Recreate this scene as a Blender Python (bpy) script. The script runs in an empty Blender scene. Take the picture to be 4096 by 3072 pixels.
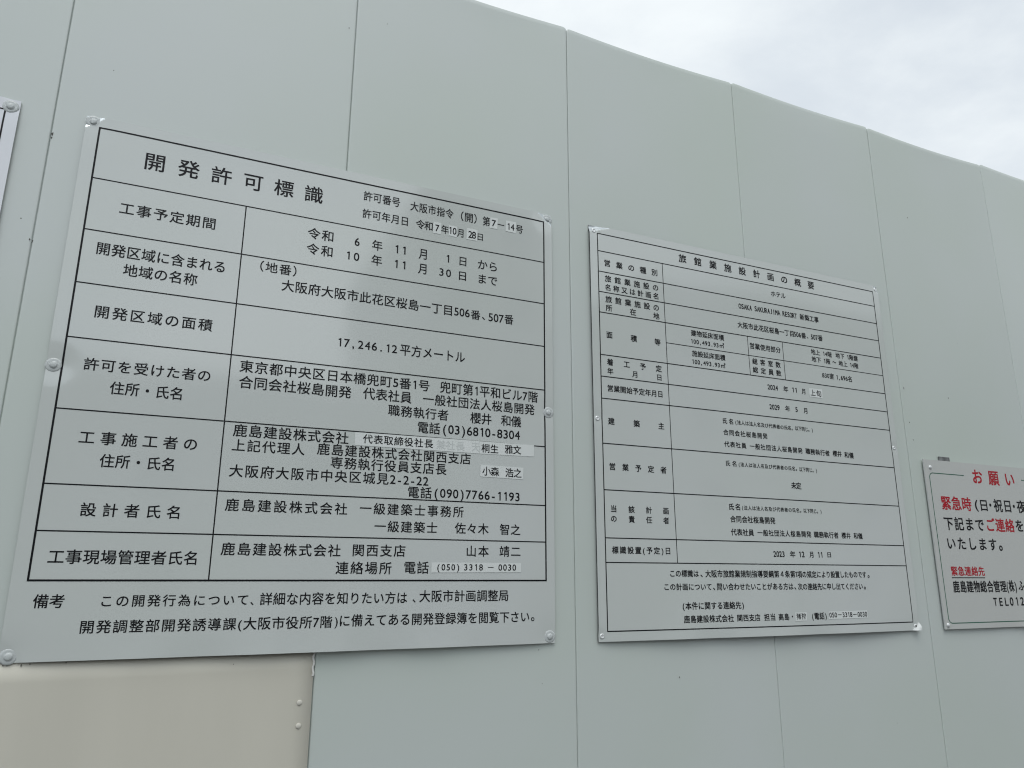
import bpy, bmesh, math, random
from mathutils import Vector, Matrix

R = math.radians
scene = bpy.context.scene
col = scene.collection
rng = random.Random(7)

# ------------------------------------------------------------------ camera
cam_data = bpy.data.cameras.new("camera")
cam_data.sensor_fit = 'HORIZONTAL'
cam_data.sensor_width = 36.0
cam_data.lens = 2979.5 / 4096 * 36.0
cam_data.clip_start = 0.02
cam_data.clip_end = 3000.0
camera = bpy.data.objects.new("camera", cam_data)
col.objects.link(camera)
YAW, PITCH, ROLL = 0.4195, 0.2486, 0.0046
fwd = Vector((math.sin(YAW) * math.cos(PITCH), math.cos(YAW) * math.cos(PITCH), math.sin(PITCH)))
right0 = Vector((math.cos(YAW), -math.sin(YAW), 0.0))
up0 = right0.cross(fwd)
right = math.cos(ROLL) * right0 + math.sin(ROLL) * up0
up = -math.sin(ROLL) * right0 + math.cos(ROLL) * up0
m = Matrix((right, up, -fwd)).transposed().to_4x4()
m.translation = Vector((-0.7398, -1.3465, 1.7224))
camera.matrix_world = m
scene.camera = camera

# ------------------------------------------------------------------ sky and sun (bright overcast)
SUN_ELEV, SUN_AZ = R(62), R(197)          # azimuth measured clockwise from +Y
world = bpy.data.worlds.new("World")
scene.world = world
world.use_nodes = True
wn, wl = world.node_tree.nodes, world.node_tree.links
wn.clear()
w_out = wn.new('ShaderNodeOutputWorld')
w_bg = wn.new('ShaderNodeBackground')
w_bg.inputs['Strength'].default_value = 0.1
sky = wn.new('ShaderNodeTexSky')
sky.sky_type = 'NISHITA'
sky.sun_disc = False
sky.sun_elevation = SUN_ELEV
sky.sun_rotation = SUN_AZ
w_tc = wn.new('ShaderNodeTexCoord')
w_sep = wn.new('ShaderNodeSeparateXYZ')
wl.new(w_tc.outputs['Generated'], w_sep.inputs[0])
w_zadd = wn.new('ShaderNodeMath'); w_zadd.operation = 'ADD'; w_zadd.inputs[1].default_value = 0.25
w_zmax = wn.new('ShaderNodeMath'); w_zmax.operation = 'MAXIMUM'; w_zmax.inputs[1].default_value = 0.08
wl.new(w_sep.outputs['Z'], w_zadd.inputs[0]); wl.new(w_zadd.outputs[0], w_zmax.inputs[0])
w_dx = wn.new('ShaderNodeMath'); w_dx.operation = 'DIVIDE'
w_dy = wn.new('ShaderNodeMath'); w_dy.operation = 'DIVIDE'
wl.new(w_sep.outputs['X'], w_dx.inputs[0]); wl.new(w_zmax.outputs[0], w_dx.inputs[1])
wl.new(w_sep.outputs['Y'], w_dy.inputs[0]); wl.new(w_zmax.outputs[0], w_dy.inputs[1])
w_cmb = wn.new('ShaderNodeCombineXYZ')
wl.new(w_dx.outputs[0], w_cmb.inputs[0]); wl.new(w_dy.outputs[0], w_cmb.inputs[1])
w_cmb.inputs[2].default_value = 0.37


def w_noise(scale, detail, rough, dist):
    n = wn.new('ShaderNodeTexNoise')
    n.inputs['Scale'].default_value = scale
    n.inputs['Detail'].default_value = detail
    n.inputs['Roughness'].default_value = rough
    n.inputs['Distortion'].default_value = dist
    wl.new(w_cmb.outputs[0], n.inputs['Vector'])
    return n


w_n1 = w_noise(1.9, 7.0, 0.56, 0.3)
w_ramp = wn.new('ShaderNodeValToRGB')
w_ramp.color_ramp.interpolation = 'EASE'
e = w_ramp.color_ramp.elements
e[0].position = 0.34; e[0].color = (6.75, 7.35, 7.95, 1)
e[1].position = 0.66; e[1].color = (8.7, 9.2, 9.45, 1)
wl.new(w_n1.outputs[0], w_ramp.inputs[0])
w_n2 = w_noise(0.9, 3.0, 0.5, 0.0)
w_cov = wn.new('ShaderNodeMapRange')       # how thick the cloud layer is: a trace of blue comes through
w_cov.inputs[1].default_value = 0.25; w_cov.inputs[2].default_value = 0.6
w_cov.inputs[3].default_value = 0.86; w_cov.inputs[4].default_value = 1.0
wl.new(w_n2.outputs[0], w_cov.inputs[0])
w_mix = wn.new('ShaderNodeMix'); w_mix.data_type = 'RGBA'
wl.new(w_cov.outputs[0], w_mix.inputs[0])
wl.new(sky.outputs[0], w_mix.inputs[6]); wl.new(w_ramp.outputs[0], w_mix.inputs[7])
# the cloud layer is thinner, hence brighter, on the sun's side of the sky
GLOW_ELEV = R(36)
gv = (math.sin(SUN_AZ) * math.cos(GLOW_ELEV), math.cos(SUN_AZ) * math.cos(GLOW_ELEV), math.sin(GLOW_ELEV))
w_dot = wn.new('ShaderNodeVectorMath'); w_dot.operation = 'DOT_PRODUCT'
wl.new(w_tc.outputs['Generated'], w_dot.inputs[0]); w_dot.inputs[1].default_value = gv
w_glow = wn.new('ShaderNodeMapRange'); w_glow.interpolation_type = 'SMOOTHSTEP'
w_glow.inputs[1].default_value = 0.5; w_glow.inputs[2].default_value = 1.0
w_glow.inputs[3].default_value = 1.0; w_glow.inputs[4].default_value = 1.8
wl.new(w_dot.outputs['Value'], w_glow.inputs[0])
w_mul = wn.new('ShaderNodeVectorMath'); w_mul.operation = 'SCALE'
wl.new(w_mix.outputs[2], w_mul.inputs[0]); wl.new(w_glow.outputs[0], w_mul.inputs['Scale'])
wl.new(w_mul.outputs[0], w_bg.inputs['Color'])
wl.new(w_bg.outputs[0], w_out.inputs[0])

sun_data = bpy.data.lights.new("sun", 'SUN')
sun_data.energy = 0.85
sun_data.angle = R(32)
sun_data.color = (1.0, 0.96, 0.9)
sun = bpy.data.objects.new("sun", sun_data)
col.objects.link(sun)
sd = Vector((math.sin(SUN_AZ) * math.cos(SUN_ELEV), math.cos(SUN_AZ) * math.cos(SUN_ELEV), math.sin(SUN_ELEV)))
sun.rotation_euler = sd.to_track_quat('Z', 'Y').to_euler()
sun.location = sd * 30

scene.view_settings.view_transform = 'Standard'
scene.view_settings.look = 'None'
scene.view_settings.gamma = 1.0
scene.view_settings.exposure = 0.09
scene.cycles.filter_width = 1.15


# ------------------------------------------------------------------ materials
def material(name, rgb, rough=0.5, spec=0.5, metal=0.0, trans=0.0, ior=1.5):
    mt = bpy.data.materials.new(name)
    mt.use_nodes = True
    b = mt.node_tree.nodes['Principled BSDF']
    b.inputs['Base Color'].default_value = (*rgb, 1)
    b.inputs['Roughness'].default_value = rough
    b.inputs['Specular IOR Level'].default_value = spec
    b.inputs['Metallic'].default_value = metal
    b.inputs['Transmission Weight'].default_value = trans
    b.inputs['IOR'].default_value = ior
    return mt


def mottle(mt, rgb_a, rgb_b, scale, detail=3.0, speck=None, speck_scale=9.0, stretch=(1, 1, 1), rough=None, bump=0.0, vary=0.0):
    """Slow colour drift of the paint, plus sparse dirt specks, in object space."""
    nt = mt.node_tree; n = nt.nodes; l = nt.links
    b = n['Principled BSDF']
    tc = n.new('ShaderNodeTexCoord')
    mp = n.new('ShaderNodeMapping'); mp.inputs['Scale'].default_value = stretch
    l.new(tc.outputs['Object'], mp.inputs[0])
    nz = n.new('ShaderNodeTexNoise'); nz.inputs['Scale'].default_value = scale; nz.inputs['Detail'].default_value = detail
    l.new(mp.outputs[0], nz.inputs['Vector'])
    rp = n.new('ShaderNodeValToRGB')
    rp.color_ramp.elements[0].position = 0.33; rp.color_ramp.elements[0].color = (*rgb_a, 1)
    rp.color_ramp.elements[1].position = 0.67; rp.color_ramp.elements[1].color = (*rgb_b, 1)
    l.new(nz.outputs[0], rp.inputs[0])
    last = rp.outputs[0]
    if vary:                                 # sheets from different batches
        oi_ = n.new('ShaderNodeObjectInfo')
        vr = n.new('ShaderNodeMapRange'); vr.inputs[3].default_value = 1 - vary; vr.inputs[4].default_value = 1 + vary
        l.new(oi_.outputs['Random'], vr.inputs[0])
        vs_ = n.new('ShaderNodeVectorMath'); vs_.operation = 'SCALE'
        l.new(last, vs_.inputs[0]); l.new(vr.outputs[0], vs_.inputs['Scale'])
        last = vs_.outputs[0]
    if speck:
        vo = n.new('ShaderNodeTexVoronoi'); vo.inputs['Scale'].default_value = speck_scale
        l.new(tc.outputs['Object'], vo.inputs['Vector'])
        sz = n.new('ShaderNodeSeparateColor'); l.new(vo.outputs['Color'], sz.inputs[0])
        th = n.new('ShaderNodeMath'); th.operation = 'MULTIPLY_ADD'      # only some cells carry a speck
        th.inputs[1].default_value = 0.09; th.inputs[2].default_value = -0.062
        l.new(sz.outputs[0], th.inputs[0])
        lt = n.new('ShaderNodeMath'); lt.operation = 'LESS_THAN'
        l.new(vo.outputs['Distance'], lt.inputs[0]); l.new(th.outputs[0], lt.inputs[1])
        mx = n.new('ShaderNodeMix'); mx.data_type = 'RGBA'
        l.new(lt.outputs[0], mx.inputs[0]); l.new(last, mx.inputs[6]); mx.inputs[7].default_value = (*speck, 1)
        last = mx.outputs[2]
    l.new(last, b.inputs['Base Color'])
    if rough:
        rn = n.new('ShaderNodeTexNoise'); rn.inputs['Scale'].default_value = scale * 2.3; rn.inputs['Detail'].default_value = 4
        l.new(tc.outputs['Object'], rn.inputs['Vector'])
        mr = n.new('ShaderNodeMapRange')
        mr.inputs[1].default_value = 0.1; mr.inputs[2].default_value = 0.9
        mr.inputs[3].default_value = rough[0]; mr.inputs[4].default_value = rough[1]
        l.new(rn.outputs[0], mr.inputs[0]); l.new(mr.outputs[0], b.inputs['Roughness'])
    if bump:
        bn = n.new('ShaderNodeTexNoise'); bn.inputs['Scale'].default_value = 420; bn.inputs['Detail'].default_value = 2
        l.new(tc.outputs['Object'], bn.inputs['Vector'])
        bp = n.new('ShaderNodeBump'); bp.inputs['Strength'].default_value = bump; bp.inputs['Distance'].default_value = 0.0004
        l.new(bn.outputs[0], bp.inputs['Height']); l.new(bp.outputs[0], b.inputs['Normal'])
    return mt


PAINT = mottle(material("fence_paint", (.5, .54, .52), 0.34, ior=1.6), (.492, .548, .502), (.520, .560, .546), 1.6,
               speck=(.16, .17, .16), speck_scale=7.0, rough=(.26, .36), bump=.08, vary=.018)
SHEET = mottle(material("beige_sheet", (.55, .53, .49), 0.55), (.535, .518, .447), (.565, .546, .472), 3.0,
               speck=(.2, .19, .17), speck_scale=9.0, stretch=(3, 1, .6), bump=.12)
BOARD = mottle(material("sign_laminate", (.48, .5, .48), 0.08, ior=1.66), (.512, .546, .522), (.528, .556, .546), 2.2,
               speck=(.25, .26, .25), speck_scale=8.0, rough=(.06, .10))
BOARD_WHITE = mottle(material("white_laminate", (.78, .8, .84), 0.16), (.69, .71, .745), (.71, .73, .765), 2.0)
BOARD_GREY = mottle(material("request_board", (.6, .62, .61), 0.3), (.47, .484, .466), (.488, .498, .482), 3.0)
CORE_DARK = material("board_core_dark", (.02, .022, .022), 0.6)
CORE_LIGHT = material("board_core_light", (.55, .56, .55), 0.5)
INK = material("black_ink", (.006, .0065, .008), 0.4, spec=.18)
INK_FAINT = material("ink_showing_through_paper", (.5, .53, .52), 0.5)
INK_RED = material("red_ink", (.36, .010, .02), 0.4, spec=.2)
INK_GREEN = material("green_ink", (.012, .10, .06), 0.4)
PAPER = mottle(material("paper_label", (.76, .79, .77), 0.45), (.62, .655, .635), (.64, .665, .655), 30.0)
CLEAR = material("clear_plastic", (.70, .74, .735), 0.2, trans=0.35, ior=1.46)
SCREW = material("screw_head", (.72, .74, .74), 0.3, metal=0.35)
STEEL = mottle(material("galvanised_steel", (.2, .21, .21), 0.45, metal=0.7), (.10, .105, .105), (.30, .31, .31), 60.0)
CREASE = material("creased_laminate", (.50, .53, .54), 0.24, metal=0.8)
CREASE_WHITE = material("bare_white_corner", (.62, .64, .63), 0.4)
SEALANT = material("white_sealant", (.66, .66, .63), 0.5)
HEAD_CREAM = material("cream_screw_head", (.575, .56, .495), 0.5)
DIRT = material("dirt", (.09, .088, .08), 0.9)
CONCRETE = mottle(material("concrete", (.42, .42, .41), 0.8), (.40, .40, .39), (.46, .455, .44), .6)
GLASS = material("window_glass", (.03, .035, .04), 0.08)
ASPHALT = mottle(material("asphalt", (.09, .09, .09), 0.85), (.085, .085, .083), (.12, .118, .115), 2.0, detail=8)


# ------------------------------------------------------------------ helpers
def link_mesh(name, verts, faces, mat, parent=None, smooth=False, mats=None, face_mats=None):
    me = bpy.data.meshes.new(name)
    me.from_pydata([tuple(v) for v in verts], [], faces)
    for mm in (mats or [mat]):
        me.materials.append(mm)
    if face_mats:
        me.polygons.foreach_set('material_index', face_mats)
    if smooth:
        me.polygons.foreach_set('use_smooth', [True] * len(me.polygons))
    me.update()
    o = bpy.data.objects.new(name, me)
    col.objects.link(o)
    if parent:
        o.parent = parent
    return o


def thing(name, label, cat, loc, group=None):
    o = bpy.data.objects.new(name, None)
    o.empty_display_size = 0.1
    o.location = loc
    col.objects.link(o)
    o['label'] = label
    o['category'] = cat
    if group:
        o['group'] = group
    return o


class MB:
    def __init__(self):
        self.v, self.f = [], []

    def add(self, verts, faces):
        k = len(self.v)
        self.v += verts
        self.f += [tuple(i + k for i in q) for q in faces]

    def build(self, name, mat, parent=None, smooth=False):
        return link_mesh(name, self.v, self.f, mat, parent, smooth)


# ------------------------------------------------------------------ lettering: glyph outlines laid on a surface
_glyphs = {}


def glyph(ch):
    """(vertices, faces, ink x range, advance, ink centre height) of one character, em = 1."""
    key = ch
    if key in _glyphs:
        return _glyphs[key]
    if ch == '1':
        w = .085
        vs = [(.29 - w / 2, 0), (.29 + w / 2, 0), (.29 + w / 2, .69), (.29 - w / 2 + .012, .69),
              (.29 - w / 2, .56), (.13, .535), (.13, .60), (.22, .635)]
        fs = [(0, 1, 2, 3, 4), (4, 3, 7, 5)]
        fs = [(0, 1, 2, 3, 4), (5, 4, 3), (5, 3, 6), (6, 3, 7)]
    else:
        cu = bpy.data.curves.new("glyph", 'FONT')
        cu.body = ch
        cu.size = 1.0
        cu.resolution_u = 4
        ob = bpy.data.objects.new("glyph", cu)
        me = ob.to_mesh()
        vs = [(v.co.x, v.co.y) for v in me.vertices]
        fs = [tuple(p.vertices) for p in me.polygons]
        ob.to_mesh_clear()
        bpy.data.objects.remove(ob)
        bpy.data.curves.remove(cu)
    latin = ord(ch) < 128
    if ch == 'J':                            # the built-in J hangs below the line
        y0 = min(v[1] for v in vs); vs = [(x, (y - y0) * .69 / (.69 - y0)) for x, y in vs]
    if vs:
        lo, hi = min(v[0] for v in vs), max(v[0] for v in vs)
    else:
        lo, hi = 0.0, 0.0
    if latin:
        # half-width cell: squeeze wide letters into it and centre the ink
        ink = max(hi - lo, 1e-6)
        s = min(1.0, .43 / ink)
        if ch.isalpha():
            s = min(1.0, .45 / ink)
        c = (lo + hi) / 2
        if ch == ',':
            c += .04
        vs = [((x - c) * s, y - .345) for x, y in vs]
        lo, hi = (lo - c) * s, (hi - c) * s
        adv = .5
    else:
        vs = [(x - .5, y - .36) for x, y in vs]
        lo, hi = lo - .5, hi - .5
        adv = 1.0
    g = (vs, fs, lo, hi, adv)
    _glyphs[key] = g
    return g


def letter_line(mb, text, x0, x1, zc, h, surf, lift, bold):
    """Lay text so that its ink runs from x0 to x1, centred on height zc, with ink height h."""
    gl = [glyph(c) for c in text]
    pure = all(ord(c) < 128 for c in text)
    em = h / (.68 if pure else .845)
    if len(text) == 1 and text in '・（）()－':
        em = h / .885
    if text in '、。':
        em = (x1 - x0) / .30
        zc -= em * -.276                        # these sit low in their cell: centre the mark itself
    cc, pos = [], 0.0
    for g in gl:
        cc.append(pos + g[4] / 2)
        pos += g[4]
    lo, hi = gl[0][2], gl[-1][3]
    wx = em
    if len(text) == 1:
        a = 0.0
        wx = (x1 - x0) / max(hi - lo, 1e-6)
        if text in '、。・1':
            wx = min(wx, em)
    else:
        for _ in range(6):
            a = (x1 - x0 - wx * (hi - lo)) / (cc[-1] - cc[0])
            wx = min(em * 1.03, a * .985)
        a = (x1 - x0 - wx * (hi - lo)) / (cc[-1] - cc[0])
    mid = (x0 + x1) / 2 - wx * (lo + hi) / 2 - a * (cc[0] + cc[-1]) / 2
    for g, c in zip(gl, cc):
        ox = mid + a * c
        # stroke weight: the outline printed again a hair to each side, every pass 8 microns higher
        passes = [(0, 0)] if bold <= 0 else [(-bold, -bold), (bold, -bold), (-bold, bold), (bold, bold)]
        for k, (bx, by) in enumerate(passes):
            vs = []
            for x, y in g[0]:
                u, v = ox + wx * x + em * bx, zc + em * (y + by)
                vs.append((u, -(surf(u, v) + lift + k * 8e-6), v))
            mb.add(vs, g[1])


def strip(mb, u0, v0, u1, v1, w, surf, lift, step=.02):
    """A printed rule of width w from (u0,v0) to (u1,v1) that follows the surface."""
    d = Vector((u1 - u0, v1 - v0)); ln = d.length; d /= ln
    nn = Vector((-d.y, d.x)) * w / 2
    n = max(1, int(ln / step))
    vs, fs = [], []
    for i in range(n + 1):
        c = Vector((u0, v0)) + d * ln * i / n
        for s in (-1, 1):
            q = c + nn * s
            vs.append((q.x, -(surf(q.x, q.y) + lift), q.y))
    for i in range(n):
        fs.append((2 * i, 2 * i + 2, 2 * i + 3, 2 * i + 1))
    mb.add(vs, fs)


def smooth01(t):
    t = max(0.0, min(1.0, t))
    return t * t * (3 - 2 * t)


def sheet_axis(length, fine, step_f, step_c):
    a = []
    x = 0.0
    while x < fine - 1e-6:
        a.append(x); x += step_f
    k = max(1, round((length - 2 * fine) / step_c))
    a += [fine + (length - 2 * fine) * i / k for i in range(k + 1)]
    if length > .8:
        a += [length / 2 - .05 + .004 * i for i in range(26)]
    x = fine - step_f
    while x > -1e-6:
        a.append(length - x); x -= step_f
    return sorted(set(round(q, 6) for q in a))


def board(name, w, h, surf, thick, mats, parent, fine=.06, step_f=.003, step_c=.025, folds=()):
    """A thin sheet: front follows surf(u, v) (distance off the fence), back is thick behind it."""
    us, vsx = sheet_axis(w, fine, step_f, step_c), sheet_axis(h, fine, step_f, step_c)
    nu, nv = len(us), len(vsx)
    V, F, M = [], [], []
    for v in vsx:
        for u in us:
            V.append((u, -surf(u, v), v))
    for v in vsx:
        for u in us:
            V.append((u, -surf(u, v) + thick, v))
    o = nu * nv
    for j in range(nv - 1):
        for i in range(nu - 1):
            a = j * nu + i
            mi = 0
            for k, (cx, cy, lx, ly, *_r) in enumerate(folds):
                if 1 - abs((us[i] + us[i + 1]) / 2 - cx) / lx - abs((vsx[j] + vsx[j + 1]) / 2 - cy) / ly > .06 and _r[1] > 0:
                    mi = 2 if _r[0] > 0 else 3
            F.append((a, a + 1, a + nu + 1, a + nu)); M.append(mi)
            F.append((o + a, o + a + nu, o + a + nu + 1, o + a + 1)); M.append(1)
    V += V[:]                                   # the cut edge has its own vertices, so the face stays crisp
    o2 = 2 * o
    for i in range(nu - 1):
        b = o2 + i
        F.append((b, o + b, o + b + 1, b + 1)); M.append(1)
        t = o2 + (nv - 1) * nu + i
        F.append((t, t + 1, o + t + 1, o + t)); M.append(1)
    for j in range(nv - 1):
        a = o2 + j * nu
        F.append((a, a + nu, o + a + nu, o + a)); M.append(1)
        b = a + nu - 1
        F.append((b, o + b, o + b + nu, b + nu)); M.append(1)
    ob = link_mesh(name, V, F, None, parent, mats=mats, face_mats=M)
    ob.data.polygons.foreach_set('use_smooth', [mm != 1 for mm in M])
    return ob


def lathe(name, profile, at, mat, parent, n=28, wob=0.0):
    """Solid of revolution about the wall normal; profile is (radius, height off the wall)."""
    V, F = [], []
    for k, (r, y) in enumerate(profile):
        for i in range(n):
            a = 2 * math.pi * i / n
            rr = r * (1 + wob * math.sin(2 * a + 1.3) + wob * .6 * math.sin(3 * a + k))
            V.append((at[0] + rr * math.cos(a), at[1] - y, at[2] + rr * math.sin(a)))
    for k in range(len(profile) - 1):
        for i in range(n):
            j = (i + 1) % n
            F.append((k * n + i, k * n + j, (k + 1) * n + j, (k + 1) * n + i))
    F.append(tuple((len(profile) - 1) * n + i for i in range(n)))
    F.append(tuple(i for i in reversed(range(n))))
    return link_mesh(name, V, F, mat, parent, smooth=True)


TEXT_PERMIT = [
    ("開発許可標識", 0.0987, 0.4074, 0.8318, 0.0303, 'title'),
    ("許可番号", 0.4863, 0.5598, 0.8517, 0.0188, 'entry'),
    ("大阪市指令", 0.5818, 0.6739, 0.85, 0.0187, 'entry'),
    ("（開）", 0.6907, 0.7255, 0.8502, 0.0192, 'entry'),
    ("第", 0.7396, 0.7558, 0.8496, 0.0189, 'entry'),
    ("7", 0.7601, 0.7695, 0.8491, 0.0144, 'p0'),
    ("－", 0.7738, 0.7888, 0.8485, 0.019, 'entry'),
    ("14", 0.797, 0.8122, 0.8486, 0.0145, 'p1'),
    ("号", 0.8166, 0.8328, 0.8473, 0.0175, 'entry'),
    ("許可年月日", 0.4861, 0.5777, 0.8137, 0.018, 'entry'),
    ("令和", 0.5949, 0.6299, 0.8132, 0.018, 'entry'),
    ("7", 0.6358, 0.6438, 0.8126, 0.0143, 'p2'),
    ("年", 0.6487, 0.6643, 0.8124, 0.0171, 'entry'),
    ("10", 0.6662, 0.6811, 0.8131, 0.0144, 'p3'),
    ("月", 0.6833, 0.6968, 0.8116, 0.0173, 'entry'),
    ("28", 0.7078, 0.7242, 0.8126, 0.0151, 'p4'),
    ("日", 0.7287, 0.7402, 0.8114, 0.0147, 'entry'),
    ("令和", 0.385, 0.4327, 0.7514, 0.0202, 'entry'),
    ("6", 0.4742, 0.4834, 0.7509, 0.016, 'entry'),
    ("年", 0.5084, 0.5287, 0.7506, 0.0198, 'entry'),
    ("11", 0.5553, 0.5754, 0.7506, 0.0164, 'entry'),
    ("月", 0.6032, 0.6196, 0.7499, 0.0209, 'entry'),
    ("1", 0.662, 0.6673, 0.7498, 0.0158, 'entry'),
    ("日", 0.69, 0.7044, 0.7496, 0.0186, 'entry'),
    ("から", 0.7306, 0.7725, 0.7495, 0.0199, 'entry'),
    ("令和", 0.3851, 0.4331, 0.7197, 0.02, 'entry'),
    ("10", 0.4609, 0.4844, 0.7197, 0.0158, 'entry'),
    ("年", 0.5088, 0.529, 0.7192, 0.0196, 'entry'),
    ("11", 0.5555, 0.5762, 0.7192, 0.0162, 'entry'),
    ("月", 0.6031, 0.6199, 0.7182, 0.0207, 'entry'),
    ("30", 0.6475, 0.6719, 0.7185, 0.0155, 'entry'),
    ("日", 0.6896, 0.7045, 0.7176, 0.0184, 'entry'),
    ("まで", 0.7325, 0.7737, 0.7181, 0.0197, 'entry'),
    ("工事予定期間", 0.0699, 0.2231, 0.7346, 0.0201, 'heading'),
    ("開発区域に含まれる", 0.0452, 0.2463, 0.6553, 0.0203, 'heading'),
    ("地域の名称", 0.0884, 0.2038, 0.6237, 0.0199, 'heading'),
    ("開発区域の面積", 0.0563, 0.2364, 0.5444, 0.0196, 'heading'),
    ("許可を受けた者の", 0.0516, 0.2417, 0.4543, 0.0189, 'heading'),
    ("住所・氏名", 0.0935, 0.2006, 0.4184, 0.0195, 'heading'),
    ("工事施工者の", 0.0604, 0.2324, 0.3348, 0.0193, 'heading'),
    ("住所・氏名", 0.0936, 0.2009, 0.2992, 0.0193, 'heading'),
    ("設計者氏名", 0.0767, 0.2176, 0.222, 0.019, 'heading'),
    ("工事現場管理者氏名", 0.0431, 0.2505, 0.1502, 0.0194, 'heading'),
    ("（地番）", 0.3059, 0.3698, 0.6693, 0.0185, 'entry'),
    ("大阪府大阪市此花区桜島一丁目", 0.3462, 0.676, 0.6389, 0.0202, 'entry'),
    ("506", 0.6814, 0.714, 0.6391, 0.0163, 'entry'),
    ("番", 0.717, 0.7371, 0.6376, 0.0186, 'entry'),
    ("、", 0.7413, 0.7475, 0.6331, 0.0166, 'entry'),
    ("507", 0.7557, 0.7891, 0.638, 0.0167, 'entry'),
    ("番", 0.7913, 0.8111, 0.6386, 0.019, 'entry'),
    ("17,246.12", 0.4553, 0.5671, 0.5441, 0.0153, 'entry'),
    ("平方メートル", 0.5734, 0.7057, 0.5446, 0.0208, 'entry'),
    ("東京都中央区日本橋兜町5番1号", 0.2878, 0.6337, 0.4781, 0.0199, 'entry'),
    ("兜町第1平和ビル7階", 0.6559, 0.8667, 0.4792, 0.0209, 'entry'),
    ("合同会社桜島開発", 0.2891, 0.4842, 0.4496, 0.0203, 'entry'),
    ("代表社員", 0.5063, 0.599, 0.4513, 0.0204, 'entry'),
    ("一般社団法人桜島開発", 0.622, 0.8594, 0.4522, 0.0199, 'entry'),
    ("職務執行者", 0.5551, 0.6736, 0.4238, 0.0193, 'entry'),
    ("櫻井", 0.7195, 0.7642, 0.4239, 0.0202, 'entry'),
    ("和儀", 0.7854, 0.8292, 0.4244, 0.0199, 'entry'),
    ("電話", 0.6136, 0.6577, 0.3961, 0.0201, 'entry'),
    ("(03)6810-8304", 0.6641, 0.8264, 0.3971, 0.0166, 'entry'),
    ("鹿島建設株式会社", 0.2873, 0.4839, 0.364, 0.0196, 'entry'),
    ("代表取締役社長", 0.5103, 0.6444, 0.366, 0.0152, 'p5'),
    ("兼社長", 0.6514, 0.7085, 0.3656, 0.0158, 'g5'),
    ("天", 0.7233, 0.7398, 0.3667, 0.0161, 'g5'),
    ("桐生", 0.7438, 0.7794, 0.3654, 0.0156, 'p6'),
    ("雅文", 0.7937, 0.829, 0.367, 0.0158, 'p6'),
    ("上記代理人", 0.2877, 0.408, 0.3385, 0.0189, 'entry'),
    ("鹿島建設株式会社関西支店", 0.4299, 0.7215, 0.3418, 0.0192, 'entry'),
    ("専務執行役員支店長", 0.4551, 0.6727, 0.3189, 0.0192, 'entry'),
    ("小森", 0.7462, 0.7816, 0.3209, 0.016, 'p7'),
    ("浩之", 0.7951, 0.8301, 0.3206, 0.0162, 'p7'),
    ("大阪府大阪市中央区城見2-2-22", 0.2873, 0.6373, 0.2948, 0.0192, 'entry'),
    ("電話", 0.5991, 0.6443, 0.2731, 0.0192, 'entry'),
    ("(090)7766-1193", 0.6505, 0.8257, 0.2742, 0.0159, 'entry'),
    ("鹿島建設株式会社", 0.2862, 0.4886, 0.2375, 0.0188, 'entry'),
    ("一級建築士事務所", 0.5115, 0.7087, 0.2403, 0.0185, 'entry'),
    ("一級建築士", 0.5394, 0.6571, 0.2095, 0.0184, 'entry'),
    ("佐々木", 0.692, 0.7603, 0.2103, 0.0187, 'entry'),
    ("智之", 0.7843, 0.8275, 0.2104, 0.0186, 'entry'),
    ("鹿島建設株式会社", 0.2863, 0.4813, 0.1656, 0.0188, 'entry'),
    ("関西支店", 0.5029, 0.5977, 0.1669, 0.019, 'entry'),
    ("山本", 0.7166, 0.7609, 0.1687, 0.0185, 'entry'),
    ("靖二", 0.7837, 0.8276, 0.1693, 0.0183, 'entry'),
    ("連絡場所", 0.4749, 0.5732, 0.1365, 0.0192, 'entry'),
    ("電話", 0.5971, 0.6427, 0.1379, 0.0194, 'entry'),
    ("(050)", 0.6593, 0.7016, 0.1393, 0.0107, 'p8'),
    ("3318", 0.7119, 0.749, 0.1395, 0.0109, 'p8'),
    ("－", 0.7596, 0.771, 0.1394, 0.0116, 'p8'),
    ("0030", 0.7814, 0.818, 0.1397, 0.0111, 'p8'),
    ("備考", 0.0328, 0.0729, 0.0852, 0.0181, 'note'),
    ("この開発行為について", 0.123, 0.3348, 0.0849, 0.0161, 'note'),
    ("、", 0.3391, 0.344, 0.0791, 0.0173, 'note'),
    ("詳細な内容を知りたい方は", 0.354, 0.6039, 0.0858, 0.0181, 'note'),
    ("、", 0.6144, 0.62, 0.0804, 0.0191, 'note'),
    ("大阪市計画調整局", 0.6271, 0.8018, 0.088, 0.0186, 'note'),
    ("開発調整部開発誘導課", 0.0991, 0.3199, 0.0474, 0.0172, 'note'),
    ("(", 0.3233, 0.3285, 0.0468, 0.0162, 'note'),
    ("大阪市役所7階", 0.3313, 0.4737, 0.0476, 0.0178, 'note'),
    (")", 0.4785, 0.4831, 0.0483, 0.0171, 'note'),
    ("に備えてある開発登録簿を閲覧下さい", 0.4871, 0.8461, 0.049, 0.0181, 'note'),
    ("。", 0.8504, 0.8571, 0.0444, 0.0202, 'note'),
]
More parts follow.
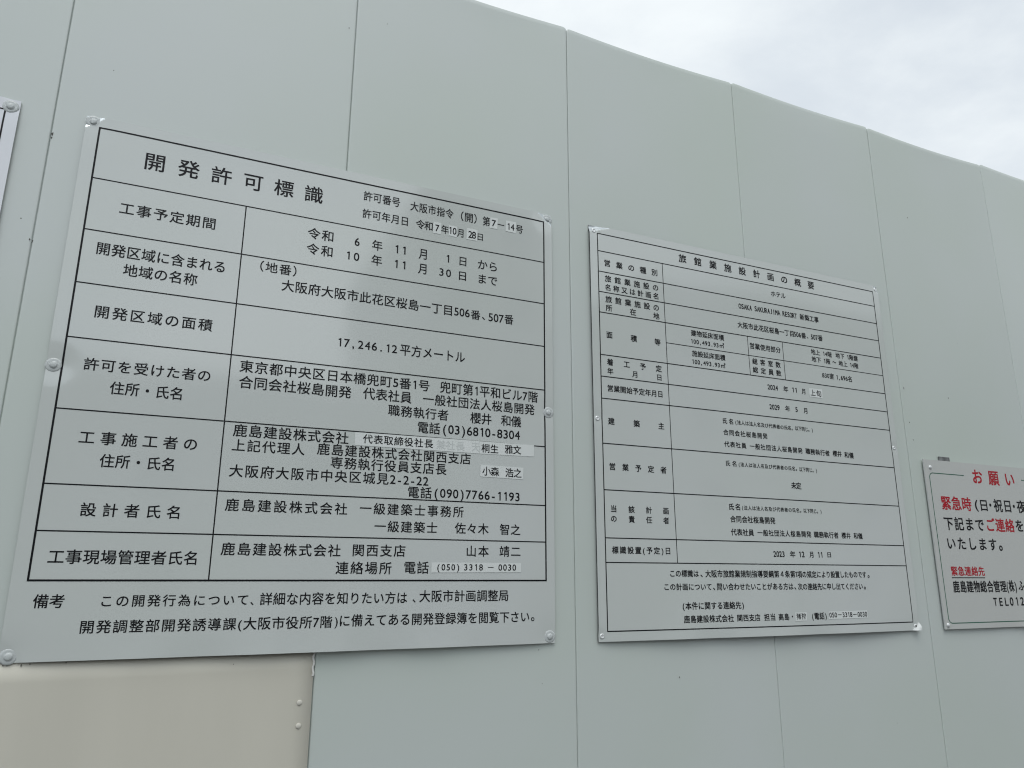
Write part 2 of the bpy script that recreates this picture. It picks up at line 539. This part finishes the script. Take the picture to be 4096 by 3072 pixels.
TEXT_HOTEL = [
    ("旅館業施設計画の概要", 0.2428, 0.6696, 0.8595, 0.0189, 'title'),
    ("営業の種別", 0.0363, 0.1786, 0.8095, 0.0147, 'heading'),
    ("旅館業施設の", 0.0365, 0.1789, 0.772, 0.0141, 'heading'),
    ("名称又は計画名", 0.0366, 0.1782, 0.751, 0.0136, 'heading'),
    ("旅館業施設の", 0.0364, 0.1783, 0.7229, 0.0143, 'heading'),
    ("所在地", 0.0368, 0.1785, 0.7025, 0.0142, 'heading'),
    ("面積等", 0.0365, 0.1782, 0.6398, 0.0139, 'heading'),
    ("着工予定", 0.036, 0.1781, 0.5773, 0.0137, 'heading'),
    ("年月日", 0.0364, 0.1761, 0.557, 0.0132, 'heading'),
    ("営業開始予定年月日", 0.0358, 0.1766, 0.5186, 0.0134, 'heading'),
    ("建築主", 0.0349, 0.1773, 0.446, 0.0135, 'heading'),
    ("営業予定者", 0.0352, 0.1775, 0.3489, 0.0134, 'heading'),
    ("当該計画", 0.0359, 0.1779, 0.2611, 0.013, 'heading'),
    ("の責任者", 0.0352, 0.1779, 0.2407, 0.0127, 'heading'),
    ("標識設置(予定)日", 0.0351, 0.1766, 0.1775, 0.0131, 'heading'),
    ("ホテル", 0.5215, 0.568, 0.8147, 0.0138, 'entry'),
    ("OSAKA", 0.4143, 0.4549, 0.7653, 0.0125, 'entry'),
    ("SAKURAJIMA", 0.4641, 0.5452, 0.766, 0.0126, 'entry'),
    ("RESORT", 0.5534, 0.6, 0.7661, 0.0128, 'entry'),
    ("新築工事", 0.6104, 0.6737, 0.766, 0.0143, 'entry'),
    ("大阪市此花区桜島一丁目", 0.4068, 0.5838, 0.7162, 0.0143, 'entry'),
    ("506", 0.5852, 0.608, 0.7165, 0.0123, 'entry'),
    ("番", 0.6098, 0.6244, 0.7164, 0.0141, 'entry'),
    ("、", 0.6274, 0.6319, 0.7128, 0.0128, 'entry'),
    ("507", 0.6417, 0.6645, 0.717, 0.0125, 'entry'),
    ("番", 0.6659, 0.6808, 0.7172, 0.0142, 'entry'),
    ("建物延床面積", 0.2658, 0.3615, 0.6755, 0.0133, 'entry'),
    ("100,493.93㎡", 0.2651, 0.3604, 0.6551, 0.0124, 'entry'),
    ("施設延床面積", 0.2654, 0.3614, 0.6257, 0.0131, 'entry'),
    ("100,493.93㎡", 0.2649, 0.36, 0.6059, 0.0123, 'entry'),
    ("営業使用部分", 0.4399, 0.5358, 0.667, 0.0138, 'entry'),
    ("総客室数", 0.4436, 0.5315, 0.6284, 0.0136, 'entry'),
    ("総定員数", 0.4432, 0.5313, 0.6072, 0.0136, 'entry'),
    ("地上 14階", 0.6367, 0.7068, 0.6768, 0.0131, 'entry'),
    ("地下 1階建", 0.7204, 0.7987, 0.6777, 0.0134, 'entry'),
    ("地下 1階", 0.6369, 0.6993, 0.6576, 0.0131, 'entry'),
    ("～", 0.7074, 0.7197, 0.6578, 0.0133, 'entry'),
    ("地上 14階", 0.7287, 0.7976, 0.6575, 0.0133, 'entry'),
    ("830室", 0.6673, 0.7065, 0.6189, 0.0134, 'entry'),
    ("1,696名", 0.7161, 0.7686, 0.6188, 0.0136, 'entry'),
    ("2024", 0.4845, 0.5164, 0.569, 0.0118, 'entry'),
    ("年", 0.5341, 0.5485, 0.5688, 0.0129, 'entry'),
    ("11", 0.5631, 0.5762, 0.5698, 0.0116, 'entry'),
    ("月", 0.5928, 0.604, 0.5691, 0.013, 'entry'),
    ("上旬", 0.6208, 0.6562, 0.5686, 0.0145, 'p0'),
    ("2029", 0.485, 0.516, 0.5202, 0.0117, 'entry'),
    ("年", 0.5344, 0.5487, 0.5202, 0.0127, 'entry'),
    ("5", 0.5667, 0.5733, 0.5209, 0.0114, 'entry'),
    ("月", 0.5928, 0.6045, 0.5204, 0.0129, 'entry'),
    ("氏名", 0.3408, 0.3702, 0.4728, 0.012, 'entry'),
    ("(法人は法人名及び代表者の氏名。", 0.3773, 0.5518, 0.4725, 0.0095, 'entry'),
    ("以下同じ。)", 0.56, 0.6158, 0.4736, 0.0099, 'entry'),
    ("合同会社桜島開発", 0.3404, 0.4698, 0.4463, 0.0122, 'entry'),
    ("代表社員", 0.3405, 0.4036, 0.4187, 0.0121, 'entry'),
    ("一般社団法人桜島開発", 0.4142, 0.5757, 0.4192, 0.0124, 'entry'),
    ("職務執行者", 0.5858, 0.6641, 0.4192, 0.0129, 'entry'),
    ("櫻井", 0.6747, 0.7043, 0.4199, 0.0131, 'entry'),
    ("和儀", 0.7139, 0.7448, 0.419, 0.0133, 'entry'),
    ("氏名", 0.341, 0.3704, 0.3748, 0.0116, 'entry'),
    ("(法人は法人名及び代表者の氏名。", 0.3775, 0.5523, 0.3743, 0.0092, 'entry'),
    ("以下同じ。)", 0.5603, 0.6158, 0.3739, 0.0096, 'entry'),
    ("未定", 0.5298, 0.5606, 0.3337, 0.0144, 'entry'),
    ("氏名", 0.3413, 0.3716, 0.2769, 0.0133, 'entry'),
    ("(法人は法人名及び代表者の氏名。", 0.3774, 0.5526, 0.276, 0.0091, 'entry'),
    ("以下同じ。)", 0.5604, 0.6165, 0.2762, 0.0095, 'entry'),
    ("合同会社桜島開発", 0.3422, 0.4709, 0.2497, 0.0135, 'entry'),
    ("代表社員", 0.3413, 0.4053, 0.2211, 0.0133, 'entry'),
    ("一般社団法人桜島開発", 0.4161, 0.5765, 0.2215, 0.0126, 'entry'),
    ("職務執行者", 0.5853, 0.6636, 0.2214, 0.0131, 'entry'),
    ("櫻井", 0.6738, 0.7034, 0.2216, 0.0128, 'entry'),
    ("和儀", 0.7142, 0.7434, 0.2215, 0.0129, 'entry'),
    ("2023", 0.4571, 0.4891, 0.1755, 0.012, 'entry'),
    ("年", 0.5059, 0.5212, 0.1754, 0.0127, 'entry'),
    ("12", 0.5339, 0.5493, 0.1757, 0.012, 'entry'),
    ("月", 0.5649, 0.5764, 0.1755, 0.0128, 'entry'),
    ("11", 0.5918, 0.6045, 0.1756, 0.0119, 'entry'),
    ("日", 0.6213, 0.632, 0.1757, 0.0114, 'entry'),
    ("この標識は", 0.1746, 0.2464, 0.1314, 0.0129, 'note'),
    ("、", 0.2512, 0.2565, 0.127, 0.0131, 'note'),
    ("大阪市旅館業規制指導要綱第４条第", 0.2643, 0.515, 0.1311, 0.0137, 'note'),
    ("1", 0.5161, 0.5205, 0.131, 0.0115, 'note'),
    ("項の規定により設置したものです", 0.5218, 0.7408, 0.1308, 0.0135, 'note'),
    ("。", 0.7458, 0.7514, 0.1266, 0.0142, 'note'),
    ("この計画について", 0.1583, 0.2779, 0.1042, 0.0127, 'note'),
    ("、", 0.2821, 0.287, 0.1, 0.0131, 'note'),
    ("問い合わせたいことがある方は", 0.293, 0.5059, 0.1042, 0.0132, 'note'),
    ("、", 0.5091, 0.5142, 0.1002, 0.0134, 'note'),
    ("次の連絡先に申し出てください", 0.5204, 0.7244, 0.1038, 0.0134, 'note'),
    ("。", 0.7287, 0.7343, 0.1001, 0.014, 'note'),
    ("(本件に関する連絡先)", 0.2011, 0.3604, 0.0654, 0.0136, 'note'),
    ("鹿島建設株式会社", 0.2021, 0.3309, 0.0388, 0.0135, 'note'),
    ("関西支店", 0.3407, 0.4031, 0.0391, 0.0131, 'note'),
    ("担当", 0.4142, 0.4448, 0.0392, 0.0133, 'note'),
    ("高島", 0.4551, 0.4852, 0.039, 0.0129, 'note'),
    ("・", 0.4928, 0.4968, 0.0393, 0.0135, 'note'),
    ("猪狩", 0.5068, 0.5347, 0.0395, 0.0116, 'p1'),
    ("(電話)", 0.5542, 0.5979, 0.039, 0.0137, 'note'),
    ("050－3318－0030", 0.6068, 0.7277, 0.0408, 0.0129, 'p2'),
]
TEXT_REQUEST = [
    ("お願い", 0.1877, 0.3601, 0.3917, 0.0367, 'red'),
    ("緊急時", 0.0484, 0.164, 0.3149, 0.0323, 'red'),
    ("(", 0.1793, 0.1913, 0.3168, 0.029, 'black'),
    ("日", 0.2023, 0.2286, 0.315, 0.0284, 'black'),
    ("・", 0.2383, 0.2463, 0.3163, 0.03, 'black'),
    ("祝日", 0.2569, 0.3271, 0.3163, 0.0309, 'black'),
    ("・", 0.3371, 0.3454, 0.3167, 0.0306, 'black'),
    ("夜", 0.3548, 0.392, 0.3165, 0.0314, 'black'),
    ("下記まで", 0.0476, 0.2023, 0.2618, 0.0308, 'black'),
    ("ご連絡", 0.2164, 0.3289, 0.2631, 0.0319, 'red'),
    ("を", 0.3372, 0.3674, 0.264, 0.0302, 'black'),
    ("いたします", 0.0503, 0.243, 0.2111, 0.0294, 'black'),
    ("。", 0.2527, 0.2654, 0.2021, 0.0305, 'black'),
    ("緊急連絡先", 0.0497, 0.1774, 0.1412, 0.0211, 'red'),
    ("鹿島建物総合管理", 0.0483, 0.2561, 0.1023, 0.0262, 'black'),
    ("(株)", 0.2588, 0.2976, 0.1034, 0.0264, 'black'),
    ("ふく", 0.3068, 0.3528, 0.1044, 0.0246, 'black'),
    ("TEL", 0.1962, 0.2545, 0.0639, 0.0199, 'black'),
    ("0120", 0.2625, 0.3407, 0.0643, 0.0202, 'black'),
]
PATCH_PERMIT = [
    ((0.757, 0.8612), (0.7737, 0.8618), (0.7728, 0.8371), (0.7559, 0.8365)),
    ((0.7931, 0.8615), (0.8165, 0.862), (0.8157, 0.8365), (0.7918, 0.8366)),
    ((0.6314, 0.8256), (0.648, 0.8257), (0.6477, 0.8001), (0.6309, 0.8006)),
    ((0.6648, 0.8241), (0.6822, 0.8243), (0.6817, 0.8004), (0.6646, 0.8012)),
    ((0.7042, 0.826), (0.7279, 0.826), (0.7274, 0.801), (0.7036, 0.8006)),
    ((0.4954, 0.3772), (0.74, 0.3792), (0.7397, 0.3545), (0.4956, 0.3533)),
    ((0.7406, 0.3789), (0.8581, 0.3796), (0.8574, 0.3564), (0.7404, 0.3543)),
    ((0.742, 0.333), (0.8342, 0.3324), (0.8335, 0.3093), (0.7417, 0.3099)),
    ((0.6478, 0.1476), (0.829, 0.1479), (0.8287, 0.131), (0.6478, 0.1296)),
]
PATCH_HOTEL = [
    ((0.6178, 0.5798), (0.6617, 0.5807), (0.6594, 0.5578), (0.6168, 0.5578)),
    ((0.5038, 0.0479), (0.5384, 0.0481), (0.5368, 0.03), (0.5023, 0.0297)),
    ((0.6054, 0.0485), (0.729, 0.0492), (0.7305, 0.0328), (0.6046, 0.0319)),
]

# ------------------------------------------------------------------ ground
g = MB()
g.add([(-900, -900, 0), (900, -900, 0), (900, 900, 0), (-900, 900, 0)], [(0, 1, 2, 3)])
ground = g.build("ground", ASPHALT)
ground['kind'] = 'structure'

# ------------------------------------------------------------------ block over the road (seen as a reflection in the glossy boards)
def block(x0, x1, y0, y1, h, label):
    t = thing("office_building", label, "building", ((x0 + x1) / 2, (y0 + y1) / 2, 0))
    cx, cy = (x0 + x1) / 2, (y0 + y1) / 2
    w_, d_ = (x1 - x0) / 2, (y1 - y0) / 2
    b = MB()
    b.add([(-w_, -d_, 0), (w_, -d_, 0), (w_, d_, 0), (-w_, d_, 0), (-w_, -d_, h), (w_, -d_, h), (w_, d_, h), (-w_, d_, h)],
          [(0, 1, 5, 4), (1, 2, 6, 5), (2, 3, 7, 6), (3, 0, 4, 7), (4, 5, 6, 7)])
    b.build("wall", CONCRETE, t)
    n = max(2, int((x1 - x0) / 5))
    for f in range(int(h / 3.4)):
        for k in range(n):
            wx = -w_ + (k + .5) * 2 * w_ / n
            z = 1.2 + f * 3.4
            m_ = MB()
            m_.add([(wx - .75, d_ + .02, z), (wx + .75, d_ + .02, z), (wx + .75, d_ + .02, z + 1.5), (wx - .75, d_ + .02, z + 1.5)], [(3, 2, 1, 0)])
            m_.build("window", GLASS, t)
    return t


block(6.9, 12.8, -37, -25, 17, "tall plain grey office block across the road, mirrored in the glossy permit board")
block(17.4, 62, -40, -25, 15, "long grey office block across the road, mirrored in the glossy hotel board")
block(-62, 6.2, -39, -25.5, 8.5, "low grey office block across the road from the permit board")

# ------------------------------------------------------------------ the fence of flat steel panels
PANEL_W = 0.5
fence = thing("site_fence", "tall smooth grey green steel panel fence round a building site, carrying the notice boards", "fence", (0, 0, 0))


def fence_panel(k):
    """One 0.5 m panel: flanged sheet with rounded edges, slightly bowed and slightly out of true."""
    r_ = random.Random(100 + k)
    x0, x1 = k * PANEL_W, (k + 1) * PANEL_W
    gap = {0: .0004, 1: .0004}.get(k, .0006)
    top = 3.0 + r_.uniform(-.0022, .0022)
    tilt = r_.uniform(-.0010, .0010)
    off = r_.uniform(-.0004, .0004)
    bow = r_.uniform(-.0026, -.0012)
    sag = r_.uniform(.0045, .0065)
    ph = r_.uniform(0, 6.28)
    rad = .0024
    prof = [(x0 - .007, .0036), (x0 + gap - .0002, .0034)]      # lip that laps behind the neighbour
    for i in range(5):
        a = math.pi / 2 * i / 4
        prof.append((x0 + gap + rad * (1 - math.cos(a)), rad * (1 - math.sin(a))))
    nx = 14
    inner = PANEL_W - 2 * gap - 2 * rad
    for q in [.003, .006, .011] + [inner * i / nx for i in range(1, nx)] + [inner - .011, inner - .006, inner - .003]:
        prof.append((x0 + gap + rad + q, 0.0))
    for i in range(5):
        a = math.pi / 2 * (4 - i) / 4
        prof.append((x1 - gap - rad * (1 - math.cos(a)), rad * (1 - math.sin(a))))
    prof.append((x1 - gap, .0032))
    zs = [0.02 + (top - .02 - .012) * j / 46 for j in range(47)]
    V, F = [], []
    for z in zs:
        for x, y in prof:
            t = (x - x0) / PANEL_W
            t = max(0.0, t)
            wav = bow * math.sin(math.pi * t) * (.6 + .4 * math.sin(z * 2.1 + ph)) \
                + .00025 * math.sin(z * 5.3 + 9 * t + ph) + .00018 * math.sin(z * 11 - 6 * t + 2 * ph)
            V.append((x, y - wav * max(0, math.sin(math.pi * t)) ** .5 + off + tilt * (t - .5), z - sag * 4 * t * (1 - t) * (z / top) ** 6))
    n = len(prof)

    def corner(x):                              # the top corners of each sheet are slightly rounded
        e_ = max(0.0, 1 - min(x - x0, x1 - x) / .010)
        return .0055 * min(1.0, e_) ** 2
    # rolled top edge
    for dz, dy, ins in ((.0110, .0002, .0003), (.0117, .0006, .0009), (.012, .0014, .0018), (.012, .03, .0018)):
        for x, y in prof:
            xx = min(max(x, x0 + gap + ins), x1 - gap - ins) if x > x0 else x
            t = max(0.0, min(1.0, (x - x0) / PANEL_W))
            V.append((xx, max(y, dy) + off - bow * .7 * max(0.0, math.sin(math.pi * t)) ** 1.5, top - .012 + dz - sag * 4 * t * (1 - t) - corner(x)))
    rows = len(zs) + 4
    for j in range(rows - 1):
        for i in range(n - 1):
            a = j * n + i
            F.append((a, a + 1, a + n + 1, a + n))
    return link_mesh("panel", V, F, PAINT, fence, smooth=True)


for k in range(-5, 8):
    fence_panel(k)

# thin beige sheet fixed over the foot of the panel below the big notice
sx0, sx1, sz1 = -.997, -.5012, 1.603
V, F = [], []
nxs, nzs = 16, 40
for j in range(nzs + 1):
    for i in range(nxs + 1):
        x = sx0 + (sx1 - sx0) * i / nxs
        z = .05 + (sz1 - .05) * j / nzs
        V.append((x, -.0022 - .0004 * math.sin(i * .9 + j * .35) * math.sin(math.pi * i / nxs), z))
for j in range(nzs):
    for i in range(nxs):
        a = j * (nxs + 1) + i
        F.append((a, a + 1, a + nxs + 2, a + nxs + 1))
cover = link_mesh("cover_sheet", V, F, SHEET, fence, smooth=True)
cover['label'] = "beige cover sheet over the lower part of a panel"
sol = cover.modifiers.new("thickness", 'SOLIDIFY'); sol.thickness = .0010; sol.offset = -1
for x, z in ((-.5205, 1.5143), (-.5195, 1.4787)):
    lathe("screw_head", [(.0046, 0), (.0044, .0007), (.0034, .0014), (.0018, .0018), (.0006, .0019)], (x, -.0024, z), HEAD_CREAM, cover, 18)
sb = MB()
pts = [(-.5022 + .0010 * math.sin(i * 1.7), 1.5545 + .045 * i / 10) for i in range(11)]
for i, (x, z) in enumerate(pts):
    sb.v += [(x - .0014, -.0036, z), (x + .0016, -.0032, z), (x + .0022, -.001, z), (x - .0016, -.001, z)]
for i in range(10):
    a = 4 * i
    for q in range(4):
        sb.f.append((a + q, a + (q + 1) % 4, a + 4 + (q + 1) % 4, a + 4 + q))
sb.f += [(3, 2, 1, 0), (40, 41, 42, 43)]
seal = sb.build("sealant_strip", SEALANT, fence)
seal['label'] = "short white bead of sealant along a seam"


# scuffs and tape residue on the paint
SCUFFS = [(1.1881, 2.1993, 0.0065), (-0.9976, 2.4425, 0.0074), (-0.9978, 2.4362, 0.0055), (-1.0033, 2.2472, 0.0039), (-0.9988, 2.2455, 0.0034), (-0.9997, 2.2418, 0.0026), (1.1232, 2.7339, 0.0050), (0.5516, 2.3843, 0.0034), (0.2398, 1.5167, 0.0043), (0.8465, 1.3877, 0.0032), (-0.0814, 1.5811, 0.0031), (-0.0744, 1.5207, 0.0022), (-0.4350, 2.8577, 0.0031), (-0.5145, 2.8203, 0.0036), (-0.9226, 2.5911, 0.0025), (-0.9439, 1.5904, 0.0034), (-0.9389, 1.5895, 0.0031), (-0.9213, 1.5891, 0.0038), (-0.9105, 1.5903, 0.0028), (-0.8644, 1.5905, 0.0028), (-0.6285, 1.5783, 0.0019), (1.0147, 2.2096, 0.0070), (1.0197, 2.1155, 0.0055), (1.0254, 2.0688, 0.0048)]
for x, z, s in SCUFFS:
    n = 7
    y = -.0034 if (z < 1.6 and x < -.505) else -.0007
    V = [(x + s * rng.uniform(.12, .34) * math.cos(6.283 * i / n), y, z + s * rng.uniform(.25, .62) * math.sin(6.283 * i / n)) for i in range(n)]
    link_mesh("scuff", V, [tuple(range(n))], DIRT, fence)


# ------------------------------------------------------------------ notice boards
def make_surface(w, h, base, bulge, caps, folds, seed, wav=.0007, dimple=.0016, dim_r=.022):
    r_ = random.Random(seed)
    ws = [(r_.uniform(5, 11), r_.uniform(4, 10), r_.uniform(0, 6.28), r_.uniform(.4, 1)) for _ in range(5)]

    def surf(u, v):
        s = max(0.0, min(1.0, u / w)); t = max(0.0, min(1.0, v / h))
        d = base + bulge * math.sin(math.pi * s) * (1 - t) ** 2.5
        e_ = math.sin(math.pi * min(1, max(0, .08 + .84 * s)))
        for a, b, c, k in ws:
            d += wav * .45 * k * math.sin(a * u + b * v + c) * e_
        d += .0012 * math.exp(-v / .03) * (math.sin(u * 23 + seed) + .6 * math.sin(u * 41)) * math.sin(math.pi * s)
        for cu, cv in caps:
            q = ((u - cu) ** 2 + (v - cv) ** 2) / dim_r ** 2
            if q < 9:
                d -= dimple * math.exp(-q)
        for cx, cy, lx, ly, dep, cr in folds:
            sx = 1 - abs(u - cx) / lx - abs(v - cy) / ly
            if sx > 0:
                d -= dep * smooth01(sx * 1.6) - cr * math.sin(sx * 11 + u * 160) * math.sin(v * 210) * sx
        return max(d, .0012)
    return surf


def lettering(parent, rows, surf, lift, bold, spec):
    """rows of (text, x0, x1, z, height, tag); spec: tag -> (part name, material)."""
    run, last = None, None          # runs of writing that touch become one part
    for txt, x0, x1, z, h_, tag_ in rows:
        if tag_ not in spec:
            continue
        near = last and last[0] == tag_ and abs(last[2] - z) < .01 and -.02 < x0 - last[1] < .9 * h_
        if run and not near:
            run[0].build(spec[run[1]][0], spec[run[1]][1], parent)
            run = None
        if not run:
            run = (MB(), tag_)
        letter_line(run[0], txt, x0, x1, z, h_, surf, lift, bold)
        last = (tag_, x1, z)
    if run:
        run[0].build(spec[run[1]][0], spec[run[1]][1], parent)


def paper_patch(parent, quad, surf, rows, tag_, bold, faint=False):
    V, F, n = [], [], 8
    (ax, az), (bx, bz), (cx, cz), (dx, dz) = quad
    LIFT = .00055
    for j in range(3):
        t = j / 2
        for i in range(n + 1):
            s = i / n
            u = (ax + (bx - ax) * s) * (1 - t) + (dx + (cx - dx) * s) * t
            v = (az + (bz - az) * s) * (1 - t) + (dz + (cz - dz) * s) * t
            V.append((u, -(surf(u, v) + LIFT), v))
    for j in range(2):
        for i in range(n):
            a = j * (n + 1) + i
            F.append((a, a + n + 1, a + n + 2, a + 1))
    p = link_mesh("paper_label", V, F, PAPER, parent)
    so = p.modifiers.new("thickness", 'SOLIDIFY'); so.thickness = .00025; so.offset = -1
    lettering(p, rows, surf, LIFT + .0002, bold, {tag_: ("lettering", INK)})
    if faint:
        lettering(p, rows, surf, LIFT + .0001, bold, {'g5': ("faint_lettering", INK_FAINT)})
    return p


CAP = [(.0120, 0), (.0121, .0009), (.0108, .0019), (.0085, .0024), (.0062, .0020), (.0056, .0022), (.0052, .0038), (.0036, .0046), (.0012, .0048)]
SMALL_CAP = [(.0054, 0), (.0054, .0010), (.0047, .0022), (.0034, .0026), (.0026, .0020), (.0010, .0018)]


def caps_on(parent, caps, surf, prof, mat, name):
    for cu, cv in caps:
        lathe(name, prof, (cu, -(surf(cu, cv) - .0009), cv), mat, parent, 28, .02)


# --- the development permit notice
W1, H1 = .9025, .8975
permit = thing("notice_board", "big white permit notice with bold black Japanese table and pasted correction labels",
               "notice board", (-.951, 0, 1.593))
caps1 = [(.011, .887), (.0098, .4477), (.0123, .0085), (.8932, .887), (.8916, .4503), (.8907, .012)]
folds1 = [(0, H1, .030, .026, .0040, .0009), (W1, H1, .036, .030, .0044, .0006), (0, 0, .04, .04, .001, .0)]
surf1 = make_surface(W1, H1, .0062, .0075, caps1, folds1, 11)
board("board", W1, H1, surf1, .0012, [BOARD, CORE_LIGHT, CREASE], permit, folds=folds1)
t1 = MB()
L1 = .00025
x0, x1, zt, zb = .0218, .8832, .8775, .1157
for z in (zt, zb):
    strip(t1, x0 - .0015, z, x1 + .0015, z, .0030, surf1, L1)
for x in (x0, x1):
    strip(t1, x, zb + .0015, x, zt - .0015, .0030, surf1, L1)
for z in (.7814, .6863, .5913, .4968, .3785, .260, .1888):
    strip(t1, x0 + .0015, z, x1 - .0015, z, .0021, surf1, L1)
strip(t1, .2718, zb + .00125, .2718, .7805, .0021, surf1, L1 - .00008)
t1.build("table_border", INK, permit)
lettering(permit, TEXT_PERMIT, surf1, L1, .0105, {'title': ("title_lettering", INK), 'heading': ("heading_lettering", INK),
                                                 'entry': ("entry_lettering", INK), 'note': ("note_lettering", INK)})
for i, quad in enumerate(PATCH_PERMIT):
    paper_patch(permit, quad, surf1, TEXT_PERMIT, 'p%d' % i, .011, faint=(i == 5))
caps_on(permit, caps1, surf1, CAP, CLEAR, "screw_cap")

# --- the hotel plan outline notice
W2, H2 = .906, .8975
hotel = thing("notice_board", "white hotel plan notice with fine many rowed black table and bent corners",
              "notice board", (.048, 0, 1.5915))
caps2 = [(.0113, .8844), (.0091, .4501), (.0082, .0108), (.8974, .8876), (.8946, .4497), (.8935, .0097)]
folds2 = [(0, H2, .058, .018, .0046, .0010), (W2, H2, .020, .020, .0040, .0004), (W2, 0, .028, .020, -.0070, .0002), (0, 0, .03, .03, .0012, .0)]
surf2 = make_surface(W2, H2, .0064, .0080, caps2, folds2, 23, dimple=.0012, dim_r=.014)
board("board", W2, H2, surf2, .0030, [BOARD, CORE_DARK, CREASE, CREASE_WHITE], hotel, folds=folds2)
t2 = MB()
x0, x1, zt, zb = .0199, .885, .8788, .0195
for z in (zt, zb):
    strip(t2, x0 - .001, z, x1 + .001, z, .0023, surf2, L1)
for x in (x0, x1):
    strip(t2, x, zb + .001, x, zt - .001, .0023, surf2, L1)
for z in (.8365, .787, .7386, .6903, .5927, .5439, .495, .3974, .2997, .2017, .1528):
    strip(t2, x0 + .001, z, x1 - .001, z, .0021, surf2, L1)
strip(t2, .1948, .6419, x1 - .001, .6419, .0017, surf2, L1)
strip(t2, .1942, .1537, .1942, .8356, .0017, surf2, L1 - .00008)
strip(t2, .434, .5936, .434, .6894, .0016, surf2, L1 - .00008)
strip(t2, .5438, .5936, .5438, .6894, .0016, surf2, L1 - .00008)
t2.build("table_border", INK, hotel)
lettering(hotel, TEXT_HOTEL, surf2, L1, .019, {'title': ("title_lettering", INK), 'heading': ("heading_lettering", INK),
                                               'entry': ("entry_lettering", INK), 'note': ("note_lettering", INK)})
for i, quad in enumerate(PATCH_HOTEL):
    paper_patch(hotel, quad, surf2, TEXT_HOTEL, 'p%d' % i, .013)
caps_on(hotel, caps2, surf2, SMALL_CAP, SCREW, "screw_head")
cu, cv = caps2[5]
lathe("screw_recess", [(.0026, 0), (.0026, .0006), (.0004, .0007)], (cu, -(surf2(cu, cv) + .0010), cv), DIRT, hotel, 16)

# --- the request board at the right edge of the picture
W3, H3 = .605, .4295
request = thing("notice_board", "smaller pale board with red heading and red words inside a thin green rounded border",
                "notice board", (1.0445, 0, 1.591))
surf3 = make_surface(W3, H3, .0075, .001, [], [], 31, wav=.0004)
board("board", W3, H3, surf3, .0032, [BOARD_GREY, CORE_LIGHT], request, fine=.02)
b3 = MB()


def arc_line(mb, cx, cz, r, a0, a1, w, n=8):
    p = [(cx + r * math.cos(R(a0 + (a1 - a0) * i / n)), cz + r * math.sin(R(a0 + (a1 - a0) * i / n))) for i in range(n + 1)]
    for (ax, az), (bx, bz) in zip(p, p[1:]):
        strip(mb, ax, az, bx, bz, w, surf3, L1)


gx0, gx1, gz0, gz1, gr, gw = .0155, W3 - .0155, .0142, .3925, .013, .0022
strip(b3, gx0, gz0 + gr, gx0, gz1 - gr, gw, surf3, L1)
strip(b3, gx1, gz0 + gr, gx1, gz1 - gr, gw, surf3, L1)
strip(b3, gx0 + gr, gz0, gx1 - gr, gz0, gw, surf3, L1)
strip(b3, gx0 + gr, gz1, .151, gz1, gw, surf3, L1)
strip(b3, .3925, gz1, gx1 - gr, gz1, gw, surf3, L1)
for cx, cz, a in ((gx0 + gr, gz1 - gr, 90), (gx1 - gr, gz1 - gr, 0), (gx1 - gr, gz0 + gr, 270), (gx0 + gr, gz0 + gr, 180)):
    arc_line(b3, cx, cz, gr, a, a + 90, gw)
b3.build("green_border", INK_GREEN, request)
lettering(request, TEXT_REQUEST, surf3, L1, .019, {'red': ("red_lettering", INK_RED), 'black': ("black_lettering", INK)})
ul = MB()
strip(ul, .0488, .125, .1762, .125, .0022, surf3, L1)
ul.build("underline", INK, request)
BOLT = [(.0052, 0), (.0052, .0012), (.0044, .0030), (.0026, .0038), (.0008, .0040)]
for cu, cv in ((.022, .4073), (.0104, .0099), (W3 - .022, .4073), (W3 - .0104, .0099)):
    lathe("screw_head", BOLT, (cu, -(surf3(cu, cv) - .0004), cv), SCREW, request, 18)
# hanging bracket showing above the board's top edge
cl = MB()
bx0, bx1, bz0, bz1, by0, by1 = .0668, .1095, .39, .4395, -.0035, -.0012
cl.add([(bx0, by0, bz0), (bx1, by0, bz0), (bx1, by0, bz1), (bx0, by0, bz1), (bx0, by1, bz0), (bx1, by1, bz0), (bx1, by1, bz1), (bx0, by1, bz1)],
       [(0, 1, 2, 3), (5, 4, 7, 6), (4, 0, 3, 7), (1, 5, 6, 2), (3, 2, 6, 7), (4, 5, 1, 0)])
br = cl.build("bracket", STEEL, request)
bv = br.modifiers.new("bevel", 'BEVEL'); bv.width = .0006; bv.segments = 2

# --- corner of another notice at the left edge of the picture
W4, H4 = .9025, .8975
other = thing("notice_board", "bright white notice board cut off by the left edge of the photo",
              "notice board", (-1.951, 0, 1.592))
caps4 = [(W4 - .0135, .883), (W4 - .012, .45), (W4 - .012, .012), (.012, .883), (.012, .45), (.012, .012)]
surf4 = make_surface(W4, H4, .0058, .003, caps4, [(W4, H4, .03, .03, .0015, 0)], 47)
board("board", W4, H4, surf4, .0014, [BOARD_WHITE, CORE_LIGHT], other)
t4 = MB()
x0, x1, zt, zb = .0195, W4 - .0197, .8762, .0195
for z in (zt, zb):
    strip(t4, x0 - .00125, z, x1 + .00125, z, .0025, surf4, L1)
for x in (x0, x1):
    strip(t4, x, zb + .00125, x, zt - .00125, .0026, surf4, L1)
t4.build("table_border", INK, other)
caps_on(other, caps4, surf4, CAP, CLEAR, "screw_cap")
